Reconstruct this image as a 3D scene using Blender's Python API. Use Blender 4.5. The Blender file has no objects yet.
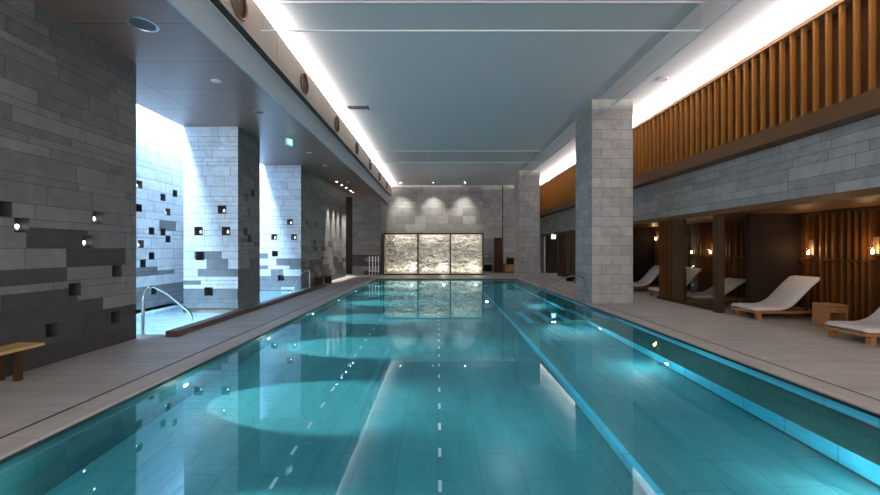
import bpy, bmesh, math, random
from mathutils import Vector, Matrix
random.seed(7)
S = bpy.context.scene
C = S.collection
PI = math.pi
# ---------------------------------------------------------------- camera, world, exposure, large lights
F = 390.0
CAMZ = 1.75
cd = bpy.data.cameras.new('camera'); cam = bpy.data.objects.new('camera', cd); C.objects.link(cam)
cam.location = (0, 0, CAMZ); cam.rotation_euler = (PI/2, 0, 0)
cd.sensor_width = 36; cd.lens = 36*F/880; cd.shift_x = 2/880; cd.shift_y = 1.5/880; cd.clip_end = 200; cd.clip_start = .05
S.camera = cam
S.view_settings.view_transform = 'Standard'; S.view_settings.look = 'None'
S.view_settings.gamma = 1; S.view_settings.use_curve_mapping = False
S.view_settings.exposure = 0.45
S.cycles.max_bounces = 9; S.cycles.diffuse_bounces = 4; S.cycles.glossy_bounces = 4; S.cycles.transmission_bounces = 6; S.cycles.transparent_max_bounces = 12
S.cycles.sample_clamp_indirect = 4.0
S.cycles.use_denoising = True
w = bpy.data.worlds.new('world'); S.world = w; w.use_nodes = True
w.node_tree.nodes['Background'].inputs[0].default_value = (1, .95, .90, 1)
w.node_tree.nodes['Background'].inputs[1].default_value = 2.2

def area(name, loc, rot, sx, sy, power, col=(1,1,1), spread=PI):
    l = bpy.data.lights.new(name, 'AREA'); l.shape = 'RECTANGLE'; l.size = sx; l.size_y = sy
    l.energy = power; l.color = col; l.spread = spread
    o = bpy.data.objects.new(name, l); C.objects.link(o); o.location = loc; o.rotation_euler = rot
    return o
def spot(name, loc, target, power, col=(1,1,1), ang=60, blend=.6, rad=.03):
    l = bpy.data.lights.new(name, 'SPOT'); l.energy = power; l.color = col; l.spot_size = math.radians(ang); l.spot_blend = blend
    l.shadow_soft_size = rad
    o = bpy.data.objects.new(name, l); C.objects.link(o); o.location = loc
    o.rotation_euler = (Vector(target)-Vector(loc)).to_track_quat('-Z', 'Y').to_euler()
    return o
def point(name, loc, power, col=(1,1,1), rad=.04):
    l = bpy.data.lights.new(name, 'POINT'); l.energy = power; l.color = col; l.shadow_soft_size = rad
    o = bpy.data.objects.new(name, l); C.objects.link(o); o.location = loc
    return o
YN, YE = -3.0, 29.5        # near limit of the hall, end wall
XL, XR = -3.7, 4.75        # pool edges
ZC = 6.55                  # main ceiling
ZS = 5.36                  # timber soffit over the left deck
XW = -5.9                  # left stone wall
XB = -8.14                 # back wall of the bath alcoves
PN, PF = -2.0, 23.3        # pool ends
WZ = -0.075                 # water level
COOL = (.80, .91, 1.0); WARM = (1, .93, .86)
# cove light over the nozzle box (left), over the slatted screen (right), end slot
area('cove_light_left', (-3.56, (YN+YE)/2, 6.44), (0, PI+.05, 0), .06, YE-YN-.4, 2100, (1, .95, .90))
area('cove_light_right', (7.54, (YN+YE)/2, 6.39), (0, PI-.1, 0), .08, YE-YN-.4, 3600, (1, .93, .86))
# daylight shafts above the bath alcoves
area('skylight', (-7.83, 12.25, 7.0), (0, -.3, 0), .50, 8.6, 1950, (.42, .67, 1.0), math.radians(110))

# ---------------------------------------------------------------- materials
def mat(name): 
    m = bpy.data.materials.new(name); m.use_nodes = True
    return m, m.node_tree, m.node_tree.nodes['Principled BSDF']
def simple(name, col, rough=.5, metal=0, spec=.5, noise=0, nscale=8, bump=0, bscale=60, stretch=None):
    m, nt, b = mat(name)
    b.inputs['Roughness'].default_value = rough; b.inputs['Metallic'].default_value = metal
    b.inputs['Specular IOR Level'].default_value = spec
    tc = nt.nodes.new('ShaderNodeTexCoord'); mp = nt.nodes.new('ShaderNodeMapping')
    nt.links.new(tc.outputs['Object'], mp.inputs[0])
    if stretch: mp.inputs['Scale'].default_value = stretch
    n = nt.nodes.new('ShaderNodeTexNoise'); n.inputs['Scale'].default_value = nscale; n.inputs['Detail'].default_value = 5
    nt.links.new(mp.outputs[0], n.inputs[0])
    mx = nt.nodes.new('ShaderNodeMix'); mx.data_type = 'RGBA'
    mx.inputs[6].default_value = tuple(c*(1-noise) for c in col)+(1,)
    mx.inputs[7].default_value = tuple(min(1, c*(1+noise)) for c in col)+(1,)
    nt.links.new(n.outputs[0], mx.inputs[0]); nt.links.new(mx.outputs[2], b.inputs['Base Color'])
    if bump:
        n2 = nt.nodes.new('ShaderNodeTexNoise'); n2.inputs['Scale'].default_value = bscale; n2.inputs['Detail'].default_value = 4
        nt.links.new(mp.outputs[0], n2.inputs[0])
        bp = nt.nodes.new('ShaderNodeBump'); bp.inputs['Strength'].default_value = bump; bp.inputs['Distance'].default_value = .01
        nt.links.new(n2.outputs[0], bp.inputs['Height']); nt.links.new(bp.outputs[0], b.inputs['Normal'])
    return m
def stone(name, tint=(1,1,1), rough=.55, var=.18):
    m, nt, b = mat(name); b.inputs['Roughness'].default_value = rough; b.inputs['Specular IOR Level'].default_value = .35
    at = nt.nodes.new('ShaderNodeAttribute'); at.attribute_name = 'tone'
    tc = nt.nodes.new('ShaderNodeTexCoord')
    n = nt.nodes.new('ShaderNodeTexNoise'); n.inputs['Scale'].default_value = 3.2; n.inputs['Detail'].default_value = 8; n.inputs['Roughness'].default_value = .65
    n.inputs['Distortion'].default_value = .8
    nt.links.new(tc.outputs['Object'], n.inputs[0])
    mr = nt.nodes.new('ShaderNodeMapRange'); mr.inputs[1].default_value = .3; mr.inputs[2].default_value = .7
    mr.inputs[3].default_value = 1-var; mr.inputs[4].default_value = 1+var
    nt.links.new(n.outputs[0], mr.inputs[0])
    v = nt.nodes.new('ShaderNodeVectorMath'); v.operation = 'SCALE'
    nt.links.new(at.outputs['Color'], v.inputs[0]); nt.links.new(mr.outputs[0], v.inputs['Scale'])
    v2 = nt.nodes.new('ShaderNodeVectorMath'); v2.operation = 'MULTIPLY'; v2.inputs[1].default_value = tint
    nt.links.new(v.outputs[0], v2.inputs[0]); nt.links.new(v2.outputs[0], b.inputs['Base Color'])
    n2 = nt.nodes.new('ShaderNodeTexNoise'); n2.inputs['Scale'].default_value = 45; n2.inputs['Detail'].default_value = 5
    nt.links.new(tc.outputs['Object'], n2.inputs[0])
    bp = nt.nodes.new('ShaderNodeBump'); bp.inputs['Strength'].default_value = .25; bp.inputs['Distance'].default_value = .004
    nt.links.new(n2.outputs[0], bp.inputs['Height']); nt.links.new(bp.outputs[0], b.inputs['Normal'])
    return m
def tiled(name, c1, c2, grout, bw, bh, rough=.4, gap=.006, rot=0, spec=.5, offset=.5, noise=.12):
    m, nt, b = mat(name); b.inputs['Roughness'].default_value = rough; b.inputs['Specular IOR Level'].default_value = spec
    tc = nt.nodes.new('ShaderNodeTexCoord'); mp = nt.nodes.new('ShaderNodeMapping'); mp.inputs['Rotation'].default_value = (0, 0, rot)
    nt.links.new(tc.outputs['Object'], mp.inputs[0])
    br = nt.nodes.new('ShaderNodeTexBrick'); br.inputs['Scale'].default_value = 1; br.offset = offset
    br.inputs['Brick Width'].default_value = bw; br.inputs['Row Height'].default_value = bh; br.inputs['Mortar Size'].default_value = gap
    br.inputs['Mortar Smooth'].default_value = .1
    br.inputs['Color1'].default_value = c1+(1,); br.inputs['Color2'].default_value = c2+(1,); br.inputs['Mortar'].default_value = grout+(1,)
    nt.links.new(mp.outputs[0], br.inputs[0])
    n = nt.nodes.new('ShaderNodeTexNoise'); n.inputs['Scale'].default_value = 5; n.inputs['Detail'].default_value = 7
    st = nt.nodes.new('ShaderNodeMapping'); st.inputs['Scale'].default_value = (1, .25, 1) if rot else (.25, 1, 1)
    nt.links.new(tc.outputs['Object'], st.inputs[0]); nt.links.new(st.outputs[0], n.inputs[0])
    mr = nt.nodes.new('ShaderNodeMapRange'); mr.inputs[1].default_value = .3; mr.inputs[2].default_value = .7
    mr.inputs[3].default_value = 1-noise; mr.inputs[4].default_value = 1+noise
    nt.links.new(n.outputs[0], mr.inputs[0])
    v = nt.nodes.new('ShaderNodeVectorMath'); v.operation = 'SCALE'
    nt.links.new(br.outputs['Color'], v.inputs[0]); nt.links.new(mr.outputs[0], v.inputs['Scale'])
    nt.links.new(v.outputs[0], b.inputs['Base Color'])
    return m
def emis(name, col, s):
    m, nt, b = mat(name); b.inputs['Base Color'].default_value = (.8, .8, .8, 1)
    b.inputs['Emission Color'].default_value = col+(1,); b.inputs['Emission Strength'].default_value = s
    return m
def wood(name, col, rough=.45, axis='z', noise=.3):
    st = {'z': (14, 14, 1), 'y': (14, 1, 14), 'x': (1, 14, 14)}[axis]
    return simple(name, col, rough, spec=.15, noise=noise, nscale=2.2, bump=.08, bscale=6, stretch=st)
def water_mat(name, bump=.02, scale=1.3):
    m, nt, b = mat(name); nt.nodes.remove(b)
    g = nt.nodes.new('ShaderNodeBsdfRefraction'); g.inputs['IOR'].default_value = 1.33; g.inputs['Roughness'].default_value = 0.0
    g.inputs['Color'].default_value = (.80, .97, 1, 1)
    gl = nt.nodes.new('ShaderNodeBsdfGlossy'); gl.inputs['Roughness'].default_value = 0.0; gl.inputs['Color'].default_value = (.68, .92, 1, 1)
    fr = nt.nodes.new('ShaderNodeFresnel'); fr.inputs['IOR'].default_value = 1.62
    mxs = nt.nodes.new('ShaderNodeMixShader')
    nt.links.new(fr.outputs[0], mxs.inputs[0]); nt.links.new(g.outputs[0], mxs.inputs[1]); nt.links.new(gl.outputs[0], mxs.inputs[2])
    tc = nt.nodes.new('ShaderNodeTexCoord'); n = nt.nodes.new('ShaderNodeTexNoise'); n.inputs['Scale'].default_value = scale; n.inputs['Detail'].default_value = 2
    nt.links.new(tc.outputs['Object'], n.inputs[0])
    bp = nt.nodes.new('ShaderNodeBump'); bp.inputs['Strength'].default_value = bump; bp.inputs['Distance'].default_value = .05
    nt.links.new(n.outputs[0], bp.inputs['Height']); nt.links.new(bp.outputs[0], g.inputs['Normal']); nt.links.new(bp.outputs[0], gl.inputs['Normal'])
    nt.links.new(mxs.outputs[0], nt.nodes['Material Output'].inputs[0])
    return m
def thin_glass(name, tint=(.93, .97, .95), refl=.06):
    m, nt, b = mat(name); nt.nodes.remove(b)
    t = nt.nodes.new('ShaderNodeBsdfTransparent'); t.inputs[0].default_value = tint+(1,)
    g = nt.nodes.new('ShaderNodeBsdfGlossy'); g.inputs['Roughness'].default_value = .02
    lw = nt.nodes.new('ShaderNodeLayerWeight'); lw.inputs[0].default_value = .5
    pw = nt.nodes.new('ShaderNodeMath'); pw.operation = 'POWER'; pw.inputs[1].default_value = 5
    nt.links.new(lw.outputs['Facing'], pw.inputs[0])
    a = nt.nodes.new('ShaderNodeMath'); a.operation = 'MULTIPLY_ADD'; a.inputs[1].default_value = .8; a.inputs[2].default_value = refl; a.use_clamp = True
    nt.links.new(pw.outputs[0], a.inputs[0])
    mx = nt.nodes.new('ShaderNodeMixShader'); nt.links.new(a.outputs[0], mx.inputs[0]); nt.links.new(t.outputs[0], mx.inputs[1]); nt.links.new(g.outputs[0], mx.inputs[2])
    nt.links.new(mx.outputs[0], nt.nodes['Material Output'].inputs[0])
    return m

M = dict(
    stone=stone('ashlar_stone'), grout=simple('dark_joint', (.05, .05, .055), .9),
    niche=simple('niche_lining', (.05, .05, .052), .6),
    deck=tiled('deck_stone', (.34, .32, .305), (.385, .36, .345), (.22, .205, .195), 1.2, .6, .50, .004, 0, .3),
    coping=tiled('coping_stone', (.38, .345, .32), (.41, .375, .35), (.2, .19, .18), .9, 5, .5, .004, PI/2, .3),
    soffit=tiled('soffit_board', (.21, .125, .105), (.225, .135, .112), (.03, .022, .022), 3.2, 1.25, .34, .012, 0, .6, 0, .05),
    ceil=simple('ceiling_plaster', (.60, .585, .62), .75, noise=.015),
    white=simple('white_plaster', (.8, .82, .85), .8),
    fascia=simple('painted_fascia', (.42, .47, .53), .35, noise=.02),
    travert=simple('nozzle_panel', (.50, .40, .33), .55, noise=.12, nscale=3, stretch=(6, 6, .6)),
    bronze=simple('bronze_ring', (.22, .13, .08), .4, .5),
    black=simple('black_metal', (.02, .02, .022), .45),
    dark=simple('dark_void', (.008, .007, .007), .9),  # near-black stands in for the unlit depth of recess and corridor
    chrome=simple('polished_steel', (.75, .77, .8), .12, 1),
    steel=simple('brushed_steel', (.55, .57, .6), .3, 1),
    gunmetal=simple('dark_steel', (.16, .16, .17), .3, 1),
    liningslat=wood('shaded_amber_slat', (.13, .048, .012), .42, 'z'),  # amber slat darkened, the cabana's shade is in the colour
    slat=wood('amber_slat', (.30, .118, .024), .42, 'z'),
    slatback=wood('amber_backing', (.09, .032, .008), .5, 'z'),
    amberdark=wood('dark_amber_backing', (.10, .035, .008), .5, 'z'),
    rail=wood('oak_rail', (.30, .15, .07), .45, 'y'),
    midrail=wood('brown_rail', (.12, .058, .024), .45, 'y'),
    trim=wood('walnut_trim', (.05, .026, .014), .45, 'y'),
    walnut=wood('walnut_panel', (.07, .034, .018), .42, 'z'),
    amber=wood('amber_panel', (.06, .025, .008), .42, 'z'),
    darkwood=wood('dark_stained_panel', (.016, .009, .006), .75, 'z'),
    cabceil=wood('cabana_ceiling', (.11, .055, .022), .35, 'y'),
    teak=wood('teak', (.34, .16, .06), .5, 'x'),
    teaklight=wood('pale_teak', (.55, .34, .14), .5, 'y'),
    kerb=wood('dark_kerb_timber', (.085, .055, .045), .4, 'y'),
    fabric=simple('lounger_fabric', (.62, .59, .575), .9, noise=.06, nscale=30, bump=.15, bscale=300, spec=.1),
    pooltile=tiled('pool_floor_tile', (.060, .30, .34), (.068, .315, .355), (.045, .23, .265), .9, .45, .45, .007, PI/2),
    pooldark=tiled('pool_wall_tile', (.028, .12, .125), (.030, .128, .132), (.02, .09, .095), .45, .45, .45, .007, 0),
    bench=tiled('bench_tile', (.10, .27, .24), (.105, .28, .25), (.07, .2, .18), .9, .9, .45, .006, PI/2),
    cyan=tiled('cyan_riser_tile', (.09, .70, .95), (.10, .73, .97), (.06, .48, .68), .6, .6, .4, .01, PI/2),
    inlay=simple('white_floor_inlay', (.92, .97, .97), .4),
    spatile=tiled('bath_tile', (.70, .78, .84), (.72, .80, .86), (.35, .46, .58), .45, .45, .45, .006, 0),
    water=water_mat('pool_water', .012, 1.1), bathwater=water_mat('bath_water', .08, 2.5),
    glass=thin_glass('smoke_curtain_glass', (.95, .97, .97), .05), clear=thin_glass('clear_glass', (.97, .965, .95), .03), pane=thin_glass('cabana_pane', (.8, .8, .8), .03),
    edge=simple('curtain_edge_profile', (.85, .87, .88), .3),
    lampglow=emis('lamp_glow', (1, .95, .85), 40), candle=emis('niche_glow', (1, .95, .85), 5),
    bulb=emis('bulb_glow', (1, .80, .55), 28), poolglow=emis('pool_lamp_glow', (.75, .97, 1), 25),
    exitgreen=emis('exit_green', (.15, .85, .68), .9), exitwhite=emis('exit_white', (.75, 1, .95), 2.5),
    relief=None,
)
def relief_mat():
    m, nt, b = mat('carved_relief'); b.inputs['Roughness'].default_value = .4
    tc = nt.nodes.new('ShaderNodeTexCoord'); mp = nt.nodes.new('ShaderNodeMapping'); mp.inputs['Scale'].default_value = (1, 1, 2.4)
    nt.links.new(tc.outputs['Object'], mp.inputs[0])
    n = nt.nodes.new('ShaderNodeTexNoise'); n.inputs['Scale'].default_value = 2.6; n.inputs['Detail'].default_value = 9; n.inputs['Roughness'].default_value = .68; n.inputs['Distortion'].default_value = 1.4
    nt.links.new(mp.outputs[0], n.inputs[0])
    r = nt.nodes.new('ShaderNodeValToRGB'); r.color_ramp.elements[0].position = .40; r.color_ramp.elements[0].color = (.10, .09, .075, 1)
    r.color_ramp.elements[1].position = .56; r.color_ramp.elements[1].color = (.72, .68, .61, 1)
    nt.links.new(n.outputs[0], r.inputs[0]); nt.links.new(r.outputs[0], b.inputs['Base Color'])
    bp = nt.nodes.new('ShaderNodeBump'); bp.inputs['Strength'].default_value = 1; bp.inputs['Distance'].default_value = .12
    nt.links.new(n.outputs[0], bp.inputs['Height']); nt.links.new(bp.outputs[0], b.inputs['Normal'])
    return m
M['relief'] = relief_mat()

# ---------------------------------------------------------------- mesh helpers
class MB:
    def __init__(s): s.v = []; s.f = []; s.t = []; s.mi = []
    def quad(s, pts, tone=(.3,.3,.3), mi=0):
        n = len(s.v); s.v += [tuple(p) for p in pts]; s.f.append(tuple(range(n, n+len(pts)))); s.t.append(tone); s.mi.append(mi)
    def box(s, x0, y0, z0, x1, y1, z1, tone=(.3,.3,.3), mi=0):
        a = [(x0,y0,z0),(x1,y0,z0),(x1,y1,z0),(x0,y1,z0),(x0,y0,z1),(x1,y0,z1),(x1,y1,z1),(x0,y1,z1)]
        n = len(s.v); s.v += a
        for f in ((0,3,2,1),(4,5,6,7),(0,1,5,4),(1,2,6,5),(2,3,7,6),(3,0,4,7)):
            s.f.append(tuple(n+i for i in f)); s.t.append(tone); s.mi.append(mi)
        return s
    def ring(s, rings, cap=True, mi=0):
        n0 = len(s.v); k = len(rings[0])
        for r in rings: s.v += [tuple(p) for p in r]
        for i in range(len(rings)-1):
            for j in range(k):
                a = n0+i*k+j; b = n0+i*k+(j+1) % k
                s.f.append((a, b, b+k, a+k)); s.t.append((.3,.3,.3)); s.mi.append(mi)
        if cap:
            s.f.append(tuple(n0+j for j in reversed(range(k)))); s.t.append((.3,.3,.3)); s.mi.append(mi)
            s.f.append(tuple(n0+(len(rings)-1)*k+j for j in range(k))); s.t.append((.3,.3,.3)); s.mi.append(mi)
        return s
    def tube(s, path, r, k=12):
        rings = []; path = [Vector(p) for p in path]
        up = None
        for i, p in enumerate(path):
            t = (path[min(i+1, len(path)-1)]-path[max(i-1, 0)]).normalized()
            if up is None:
                up = Vector((0,0,1)) if abs(t.z) < .9 else Vector((1,0,0))
            u = (up - t*up.dot(t)).normalized(); v = t.cross(u); up = u
            rings.append([p+u*(r*math.cos(2*PI*j/k))+v*(r*math.sin(2*PI*j/k)) for j in range(k)])
        return s.ring(rings)
    def lathe(s, prof, c=(0,0,0), axis='z', k=24):
        rings = []
        for r, h in prof:
            rr = []
            for j in range(k):
                a = 2*PI*j/k; p = (r*math.cos(a), r*math.sin(a), h)
                if axis == 'x': p = (p[2], p[0], p[1])
                if axis == 'y': p = (p[1], p[2], p[0])
                rr.append((p[0]+c[0], p[1]+c[1], p[2]+c[2]))
            rings.append(rr)
        return s.ring(rings)
    def build(s, name, mats, parent=None, bevel=0, smooth=False, seg=2):
        me = bpy.data.meshes.new(name); me.from_pydata(s.v, [], s.f)
        at = me.color_attributes.new('tone', 'FLOAT_COLOR', 'CORNER')
        buf = []
        for p, t in zip(me.polygons, s.t): buf += list(t+(1,))*len(p.vertices)
        at.data.foreach_set('color', buf)
        if not isinstance(mats, (list, tuple)): mats = [mats]
        for m in mats: me.materials.append(m)
        for p, i in zip(me.polygons, s.mi):
            p.material_index = i
            if smooth: p.use_smooth = True
        bm = bmesh.new(); bm.from_mesh(me); bmesh.ops.recalc_face_normals(bm, faces=bm.faces) if getattr(s, 'recalc', False) else None; bm.to_mesh(me); bm.free()
        o = bpy.data.objects.new(name, me); C.objects.link(o)
        if parent: o.parent = parent
        if bevel:
            b = o.modifiers.new('bevel', 'BEVEL'); b.width = bevel; b.segments = seg; b.limit_method = 'ANGLE'
        if smooth and hasattr(me, 'set_sharp_from_angle'): me.set_sharp_from_angle(angle=math.radians(40))
        return o
def struct(o): o['kind'] = 'structure'; return o
def tag(o, label, cat, group=None, kind=None):
    o['label'] = label; o['category'] = cat
    if group: o['group'] = group
    if kind: o['kind'] = kind
    return o
def thing(name, label, cat, loc=(0,0,0), rz=0, group=None):
    o = bpy.data.objects.new(name, None); C.objects.link(o); o.empty_display_size = .1
    o.location = loc; o.rotation_euler = (0,0,rz); tag(o, label, cat, group); return o
def copy_tree(o, parent=None):
    c = o.copy(); C.objects.link(c); c.parent = parent
    for ch in o.children: copy_tree(ch, c)
    return c
def plabel(o, t): o['label'] = t; return o

# ---------------------------------------------------------------- tiled stone faces with niche holes
def subtract(rects, h):
    out = []
    for (a, b, c, d) in rects:
        if h[2] <= a or h[0] >= c or h[3] <= b or h[1] >= d: out.append((a, b, c, d)); continue
        if h[1] > b: out.append((a, b, c, h[1]))
        if h[3] < d: out.append((a, h[3], c, d))
        lo, hi = max(b, h[1]), min(d, h[3])
        if h[0] > a: out.append((a, lo, h[0], hi))
        if h[2] < c: out.append((h[2], lo, c, hi))
    return [r for r in out if r[2]-r[0] > .003 and r[3]-r[1] > .003]
def ashlar(mb, P, L, H, tone, holes=(), courses=(.12, .16, .22, .30, .30), lens=(.55, 1.35), seed=1, regular=None, depth=.22):
    """P(u, v, d) gives the 3-D point; d is the depth behind the stone face"""
    rnd = random.Random(seed); v = 0; row = 0
    while v < H-.01:
        h = regular[1] if regular else rnd.choice(courses)
        if H-(v+h) < .08: h = H-v
        u = -rnd.random()*lens[1] if not regular else (-regular[0]*.5 if row % 2 else 0)
        while u < L:
            l = regular[0] if regular else rnd.uniform(*lens)
            a, c = max(0, u), min(L, u+l); g = .004
            if c-a > .03:
                rs = [(a+g, v+g, c-g, v+h-g)]
                for q in holes: rs = subtract(rs, q)
                t = tone((a+c)/2, v+h/2, rnd)
                d = 0
                for r in rs:
                    mb.quad([P(r[0], r[1], d), P(r[2], r[1], d), P(r[2], r[3], d), P(r[0], r[3], d)], t)
            u += l
        v += h; row += 1
    rs = [(0, 0, L, H)]
    for q in holes: rs = subtract(rs, q)
    for r in rs:
        mb.quad([P(r[0], r[1], .008), P(r[2], r[1], .008), P(r[2], r[3], .008), P(r[0], r[3], .008)], mi=1)
    for (a, b, c, d) in holes:
        D = depth
        for q in ([(a,b,0),(c,b,0),(c,b,D),(a,b,D)], [(a,d,D),(c,d,D),(c,d,0),(a,d,0)], [(a,b,0),(a,b,D),(a,d,D),(a,d,0)],
                  [(c,b,D),(c,b,0),(c,d,0),(c,d,D)], [(a,b,D),(c,b,D),(c,d,D),(a,d,D)]):
            mb.quad([P(*p) for p in q], mi=2)
SM = [M['stone'], M['grout'], M['niche']]
def g3(v, t=(1,1,1)): return (v*t[0], v*t[1], v*t[2])
WT = (1.0, .975, .95)
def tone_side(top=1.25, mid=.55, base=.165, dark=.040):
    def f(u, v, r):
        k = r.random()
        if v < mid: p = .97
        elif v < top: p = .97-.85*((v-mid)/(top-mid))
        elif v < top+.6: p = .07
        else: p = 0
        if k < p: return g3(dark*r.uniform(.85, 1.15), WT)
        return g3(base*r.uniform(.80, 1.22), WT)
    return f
# ---------------------------------------------------------------- SETTING: floor
def xp(px, Y): return (px-438)*Y/F
def zp(py, Y): return CAMZ-(py-249)*Y/F
mb = MB()
def slab(mb, x0, y0, x1, y1, z=0): mb.box(x0, y0, z-.25, x1, y1, z)
KX0, KX1 = -5.42, -5.17
slab(mb, KX1, YN, XL-.34, YE)                    # left deck between kerb and coping
slab(mb, -8.4, YN, KX1, 8.0); slab(mb, -8.4, 17.6, KX1, YE)
slab(mb, XR+.34, YN, 10.2, YE)
slab(mb, XL-.34, PF+.34, XR+.34, YE+3)
struct(mb.build('floor', M['deck']))
mb = MB()
mb.box(XL-.34, PN-1, -.035, XL+.02, PF+.34, .004); mb.box(XR-.02, PN-1, -.035, XR+.34, PF+.34, .004); mb.box(XL+.02, PF-.02, -.035, XR-.02, PF+.34, .004)
o = struct(mb.build('trim_1', M['coping'], bevel=.02))
mb = MB(); mb.box(XL-.02, PN, -.08, XL+.003, PF, -.036); mb.box(XR-.003, PN, -.08, XR+.02, PF, -.036)
struct(mb.build('trim_gap_shade', M['black']))  # black strip stands in for the shaded gap under the coping
# thin drain line beside the coping
mb = MB(); mb.box(XL-.36, PN-1, -.02, XL-.34, PF+.3, .003); mb.box(XR+.34, PN-1, -.02, XR+.36, PF+.3, .003)
struct(mb.build('trim_2', M['grout']))

# ---------------------------------------------------------------- pool basin
LF, SF, BF = -1.22, -.95, -.46      # lap floor, shallow floor, bench
XD, XBn = 2.0, 4.0                  # divide, bench edge
mb = MB()
P0, P1, P2, P3 = 0, 1, 2, 3         # floor tile, dark wall, cyan, bench
def face(pts, mi): mb.quad(pts, mi=mi)
face([(XL,PN,LF),(XD,PN,LF),(XD,PF,LF),(XL,PF,LF)], 0)
SY0, SY1 = 10.45, 12.15
face([(XD,PN,SF),(XBn,PN,SF),(XBn,SY0,SF),(XD,SY0,SF)], 0)
face([(XD,SY0,SF),(XR,SY0,SF),(XR,SY1,SF),(XD,SY1,SF)], 0)
face([(XD,SY1,SF),(XBn,SY1,SF),(XBn,PF,SF),(XD,PF,SF)], 0)
face([(XBn,PN,BF),(XR,PN,BF),(XR,SY0,BF),(XBn,SY0,BF)], 3)
face([(XBn,SY1,BF),(XR,SY1,BF),(XR,PF,BF),(XBn,PF,BF)], 3)
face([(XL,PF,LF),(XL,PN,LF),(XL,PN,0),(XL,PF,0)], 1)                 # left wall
face([(XD,PN,SF-.2),(XD,PF,SF-.2),(XD,PF,SF),(XD,PN,SF)], 2)       # cyan band of the divide
face([(XD,PN,LF),(XD,PF,LF),(XD,PF,SF-.2),(XD,PN,SF-.2)], 0)
for y0, y1 in ((PN, SY0), (SY1, PF)):
    face([(XBn,y0,SF+.06),(XBn,y1,SF+.06),(XBn,y1,BF),(XBn,y0,BF)], 2)
    face([(XBn,y0,SF),(XBn,y1,SF),(XBn,y1,SF+.06),(XBn,y0,SF+.06)], 1)  # dark tile strip paints the shade at the riser's foot
face([(XR,PN,BF+.05),(XR,PF,BF+.05),(XR,PF,0),(XR,PN,0)], 2)
face([(XR,PN,BF),(XR,PF,BF),(XR,PF,BF+.05),(XR,PN,BF+.05)], 1)
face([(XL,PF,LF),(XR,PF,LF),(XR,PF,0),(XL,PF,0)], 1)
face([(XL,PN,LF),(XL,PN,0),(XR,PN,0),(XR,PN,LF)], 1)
face([(XD,PN,SF+.002),(XD+.07,PN,SF+.002),(XD+.07,PF,SF+.002),(XD,PF,SF+.002)], 2)
basin = struct(mb.build('pool_basin', [M['pooltile'], M['pooldark'], M['cyan'], M['bench']]))
# stairs inside the pool (steps down from the right edge)
mb = MB(); xs = [2.45, 2.95, 3.40, 3.98, 4.5]; zs = [-.82, -.66, -.50, -.34, -.20]
for i, x in enumerate(xs):
    x1 = xs[i+1] if i < 4 else XR-.01
    z0 = SF
    mb.box(x, SY0, z0, x1, SY1, zs[i], mi=0)
    mb.box(x-.012, SY0+.003, zs[i]-.12, x, SY1-.003, zs[i]+.001, mi=1)
    mb.box(x-.012, SY0+.003, zs[i], x+.15, SY1-.003, zs[i]+.004, mi=1)
struct(mb.build('pool_stair', [M['bench'], M['cyan']]))
# white inlaid dashes along the lap floor
mb = MB()
for X in (-1.67, .02):
    for i in range(36):
        y = 2.2+i*.56
        mb.box(X-.018, y, LF, X+.018, y+.17, LF+.004)
struct(mb.build('trim_3', M['inlay']))
mb = MB(); mb.quad([(XL,PN,WZ),(XR,PN,WZ),(XR,PF,WZ),(XL,PF,WZ)])
tag(mb.build('pool_water', M['water']), 'still teal water filling the long swimming pool', 'water', kind='stuff')
# bath pool beside the left deck
mb = MB()
BX0, BX1, BY0, BY1 = XB, KX0, 8.0, 17.6
mb.quad([(BX0,BY0,-.7),(BX1,BY0,-.7),(BX1,BY1,-.7),(BX0,BY1,-.7)])
mb.quad([(BX1,BY0,-.7),(BX1,BY1,-.7),(BX1,BY1,.1),(BX1,BY0,.1)]); mb.quad([(BX0,BY0,-.7),(BX1,BY0,-.7),(BX1,BY0,0),(BX0,BY0,0)])
mb.quad([(BX0,BY1,-.7),(BX1,BY1,-.7),(BX1,BY1,0),(BX0,BY1,0)]); mb.quad([(BX0,BY0,-.7),(BX0,BY1,-.7),(BX0,BY1,.1),(BX0,BY0,.1)])
struct(mb.build('bath_basin', M['spatile']))
mb = MB(); mb.quad([(BX0,BY0,-.03),(BX1,BY0,-.03),(BX1,BY1,-.03),(BX0,BY1,-.03)])
tag(mb.build('bath_water', M['bathwater']), 'pale blue water of the shallow bath pool in the skylit alcoves', 'water', kind='stuff')
mb = MB(); mb.box(KX0, 7.75, 0, KX1, 18.0, .12)
struct(mb.build('trim_4', M['kerb'], bevel=.008))

# ---------------------------------------------------------------- stone walls, left
niches = []   # (kind, position of the niche, facing)
def hole(u, v, s=.2): return (u-s/2, v-s/2, u+s/2, v+s/2)
def px_niche_x(px, py, X):           # niche on a plane X = const
    Y = F*X/(px-438); return Y, zp(py, Y)
def px_niche_y(px, py, Y): return xp(px, Y), zp(py, Y)
lit_spots = []
# wall A: X = XW from YN to 7.63
Lh = 7.63-YN; hs = []
for px, py, lit in ((4,209,0),(22,225,1),(98.5,217.5,1),(88.5,241.5,1),(75,289.5,0),(117,271,0),(116,317,0),(52.5,330,0)):
    Y, Z = px_niche_x(px, py, XW); hs.append(hole(Y-YN, Z, .21))
    if lit: lit_spots.append(('x', XW, Y, Z))
mb = MB()
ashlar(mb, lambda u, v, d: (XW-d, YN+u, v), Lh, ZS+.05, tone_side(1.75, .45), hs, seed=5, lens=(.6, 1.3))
mb.quad([(XW-.01, 7.63, 0), (-8.4, 7.63, 0), (-8.4, 7.63, ZS+1.7), (XW-.01, 7.63, ZS+1.7)], g3(.30))
mb.quad([(XW-.008, YN, ZS), (XW-.008, 7.63, ZS), (XW-.008, 7.63, ZS+1.7), (XW-.008, YN, ZS+1.7)], mi=1)
struct(mb.build('wall_left', SM))
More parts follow.
